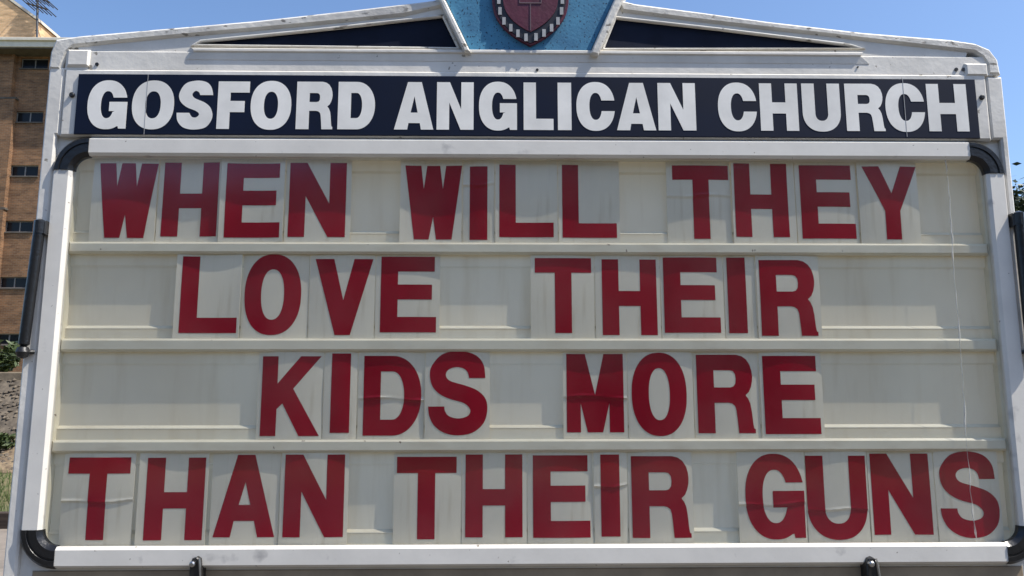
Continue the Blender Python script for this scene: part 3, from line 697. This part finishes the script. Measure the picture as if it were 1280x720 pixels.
# ================================================================== LETTER TILES
# (character, left px, right px, px row where measured, top px, bottom px, tile left px, tile right px)
TILES = [
 [('W',126.7,199.2,205,205,298,115,196.2),('H',203,272.6,250,203,295.5,196.6,275),('E',283,351.7,250,205,297.5,275.6,356),('N',361.4,432.5,250,204,296.5,356.6,439),
  ('W',507,577.8,207,207.5,299.5,500,577.5),('I',587.2,609.3,250,208.5,300,578,618.2),('L',624.2,691.7,250,206,296.5,618.8,697),('L',702.8,770.5,250,206,297,697.6,775),
  ('T',840,910,217,207,298.5,833.5,914),('H',917.8,984.7,250,205,296.5,914.6,994),('E',1000.4,1067.4,250,207,298.5,994.6,1072),('Y',1075.5,1143.7,209,209,300,1072.6,1148)],
 [('L',227,298.2,370,321,416.5,219.5,301.5),('O',305.3,376.2,370,319.5,417.5,302.2,385.5),('V',394.7,467,324,324,419,386.2,468.5),('E',475.8,545.4,370,321,415.5,469.2,550),
  ('T',668.3,738.7,331,323,416.5,663,743),('H',752.5,820.9,370,324.5,419,743.8,825.5),('E',829.8,899.7,370,322,416,826.2,905),('I',909.8,932.7,370,322,416.5,905.6,945),('R',949.5,1019.5,370,325.5,420,945.6,1025)],
 [('K',327,400.8,495,445.5,545,321.5,404),('I',414.2,437.9,495,442,541,404.6,446.5),('D',454.5,526.7,495,445,544.5,447.2,530.5),('S',535.5,609.2,495,440.5,542.5,531.2,612.5),
  ('M',708.3,779.4,495,442.5,540.5,703.5,784),('O',789.5,858,495,442.5,543.5,784.8,866.5),('R',871.6,942.9,495,443.5,541.5,867.2,949.5),('E',954.5,1024,495,445,542.5,950.2,1029)],
 [('T',88,165.3,582,571.5,674.5,77.5,168),('H',183.5,256,620,572,675,173,259.5),('A',265.5,342.8,671,568.5,671.5,263.5,349.5),('N',355.6,430.5,620,568,671,350.2,435.5),
  ('T',496.3,570.8,581,571,674,491.5,576.5),('H',581.7,653,620,568,671.5,577.2,658.5),('E',666.2,737.5,620,569,672,659.2,741.5),('I',750.8,774.5,620,568,670.5,742.2,784.5),('R',789.4,862.4,620,570,672,785.2,866),
  ('G',930.8,1005,620,568.5,672.5,922,1007.5),('U',1008.5,1083,620,569.5,673,1008.2,1085.5),('N',1090,1163,620,567,668.5,1086.2,1168.2),('S',1173.5,1247,620,565.5,670.5,1169,1250)]]
WORDS = [[('WHEN', ''), ('WILL', ''), ('THEY', '')], [('LOVE', ''), ('THEIR', ' right after LOVE')], [('KIDS', ''), ('MORE', '')], [('THAN', ''), ('THEIR', ' right before GUNS'), ('GUNS', '')]]
ORD = ['first', 'second', 'third', 'fourth', 'fifth']
CREASE = {(0, 5): .70, (0, 8): .58, (2, 2): .46, (2, 4): .48, (3, 0): .48, (3, 7): .62, (3, 9): .42, (3, 10): .36}
TF = TY+.0090                                            # mean front of the tiles
rnd = random.Random(21)
NG = 20
for ri, row in enumerate(TILES):
    zb_, zt_ = rows[ri]; zb_ += .0006; zt_ -= .0010
    names = [(w_, x_, k) for w_, x_ in WORDS[ri] for k in range(len(w_))]
    for ci, (ch_, la, lb, lrow, ltop, lbot, ta, tb) in enumerate(row):
        mid = (ltop+lbot)/2
        x0, x1 = P(ta+.35, mid, TF).x, P(tb-.35, mid, TF).x; dy = rnd.uniform(-.0050, .0002)
        w_, x_, k = names[ci]
        # how this tile is warped
        bow = rnd.choice((-1, 1, 1))*rnd.uniform(.0012, .0042); dy -= max(0, -bow)*.8; tw = rnd.uniform(-.0016, .0016); ln = rnd.uniform(-.0026, .0026); vb = rnd.uniform(-.0012, .0015)
        cz = CREASE.get((ri, ci)); ph = rnd.uniform(0, 6)
        if (ri, ci) in ((3, 0), (3, 3)): bow = .0042
        def warp(x, z):
            u = (x-x0)/(x1-x0); v = (z-zb_)/(zt_-zb_)
            y = TF+.0026+dy-bow*math.sin(math.pi*min(1, max(0, u)))**.8-vb*math.sin(math.pi*v)+tw*(u-.5)*(v-.5)*2+ln*(u-.5)
            if cz is not None:
                zc = cz+.012*math.sin(u*7+ph)+.02*(u-.5)*math.sin(ph)
                d = (v-zc)/.013; y -= .0017*math.exp(-d*d)*(1+.5*math.sin(u*9+ph)); y -= .0018*(1/(1+math.exp(-d*2))-.5)
            return min(y, TY+.0126)
        root_loc = ((x0+x1)/2, TF+.003, zb_)
        # tile body
        V = []; Fc = []; n = NG+1; NZ = 88; nz = NZ+1
        for side in (0, 1):
            for j in range(nz):
                for i in range(n):
                    x = x0+(x1-x0)*i/NG; z = zb_+(zt_-zb_)*j/NZ; V.append((x, warp(x, z)+.0020*side, z))
        off = n*nz
        for j in range(NZ):
            for i in range(NG):
                q = (j*n+i, j*n+i+1, (j+1)*n+i+1, (j+1)*n+i); Fc.append(q); Fc.append(tuple(off+v for v in q[::-1]))
        for i in range(NG): Fc += [(i, i+1, off+i+1, off+i), (NZ*n+i, NZ*n+i+1, off+NZ*n+i+1, off+NZ*n+i)]
        for j in range(NZ): Fc += [(j*n, (j+1)*n, off+(j+1)*n, off+j*n), (j*n+NG, (j+1)*n+NG, off+(j+1)*n+NG, off+j*n+NG)]
        L0 = Vector(root_loc); t_ = link('letter_tile', [Vector(v)-L0 for v in V], Fc, MT['tile'], None, 40)
        t_.location = root_loc; t_['_at'] = root_loc
        tag(t_, 'pale plastic tile with red letter %s, %s letter of the word %s%s' % (ch_, ORD[k], w_, x_), 'letter tile', 'red letter tiles on the message board')
        # the printed character, following the warp of its tile
        LY = TF+.0005
        a_, b_ = P(la, lrow, LY).x, P(lb, lrow, LY).x; mx = (la+lb)/2
        c_, d_ = P(mx, lbot, LY).z, P(mx, ltop, LY).z
        s_ = .0345/(b_-a_)
        if ch_ == 'E': s_ *= 1.02
        g = glyph(ch_, s_, .198)
        GV, GF = plate_geo([[(a_+q[0]*(b_-a_), c_+q[1]*(d_-c_)) for q in c] for c in g], 0, None)
        bm = bmesh.new(); vs = [bm.verts.new(v) for v in GV]
        for f in GF:
            try: bm.faces.new([vs[i] for i in f])
            except ValueError: pass
        for i in range(NG+1):
            bmesh.ops.bisect_plane(bm, geom=bm.verts[:]+bm.edges[:]+bm.faces[:], plane_co=(x0+(x1-x0)*i/NG, 0, 0), plane_no=(1, 0, 0))
        for j in range(NZ+1):
            bmesh.ops.bisect_plane(bm, geom=bm.verts[:]+bm.edges[:]+bm.faces[:], plane_co=(0, 0, zb_+(zt_-zb_)*j/NZ), plane_no=(0, 0, 1))
        bmesh.ops.remove_doubles(bm, verts=bm.verts, dist=1e-6)
        for v in bm.verts: v.co.y = warp(v.co.x, v.co.z)-.0005
        me = bpy.data.meshes.new('letter'); bmesh.ops.recalc_face_normals(bm, faces=bm.faces); bm.to_mesh(me); bm.free()
        me.materials.append(MT['red']); me.shade_smooth()
        lo = bpy.data.objects.new('letter', me); COL.objects.link(lo); adopt(lo, t_)
for o in bpy.data.objects:
    if '_at' in o: del o['_at']
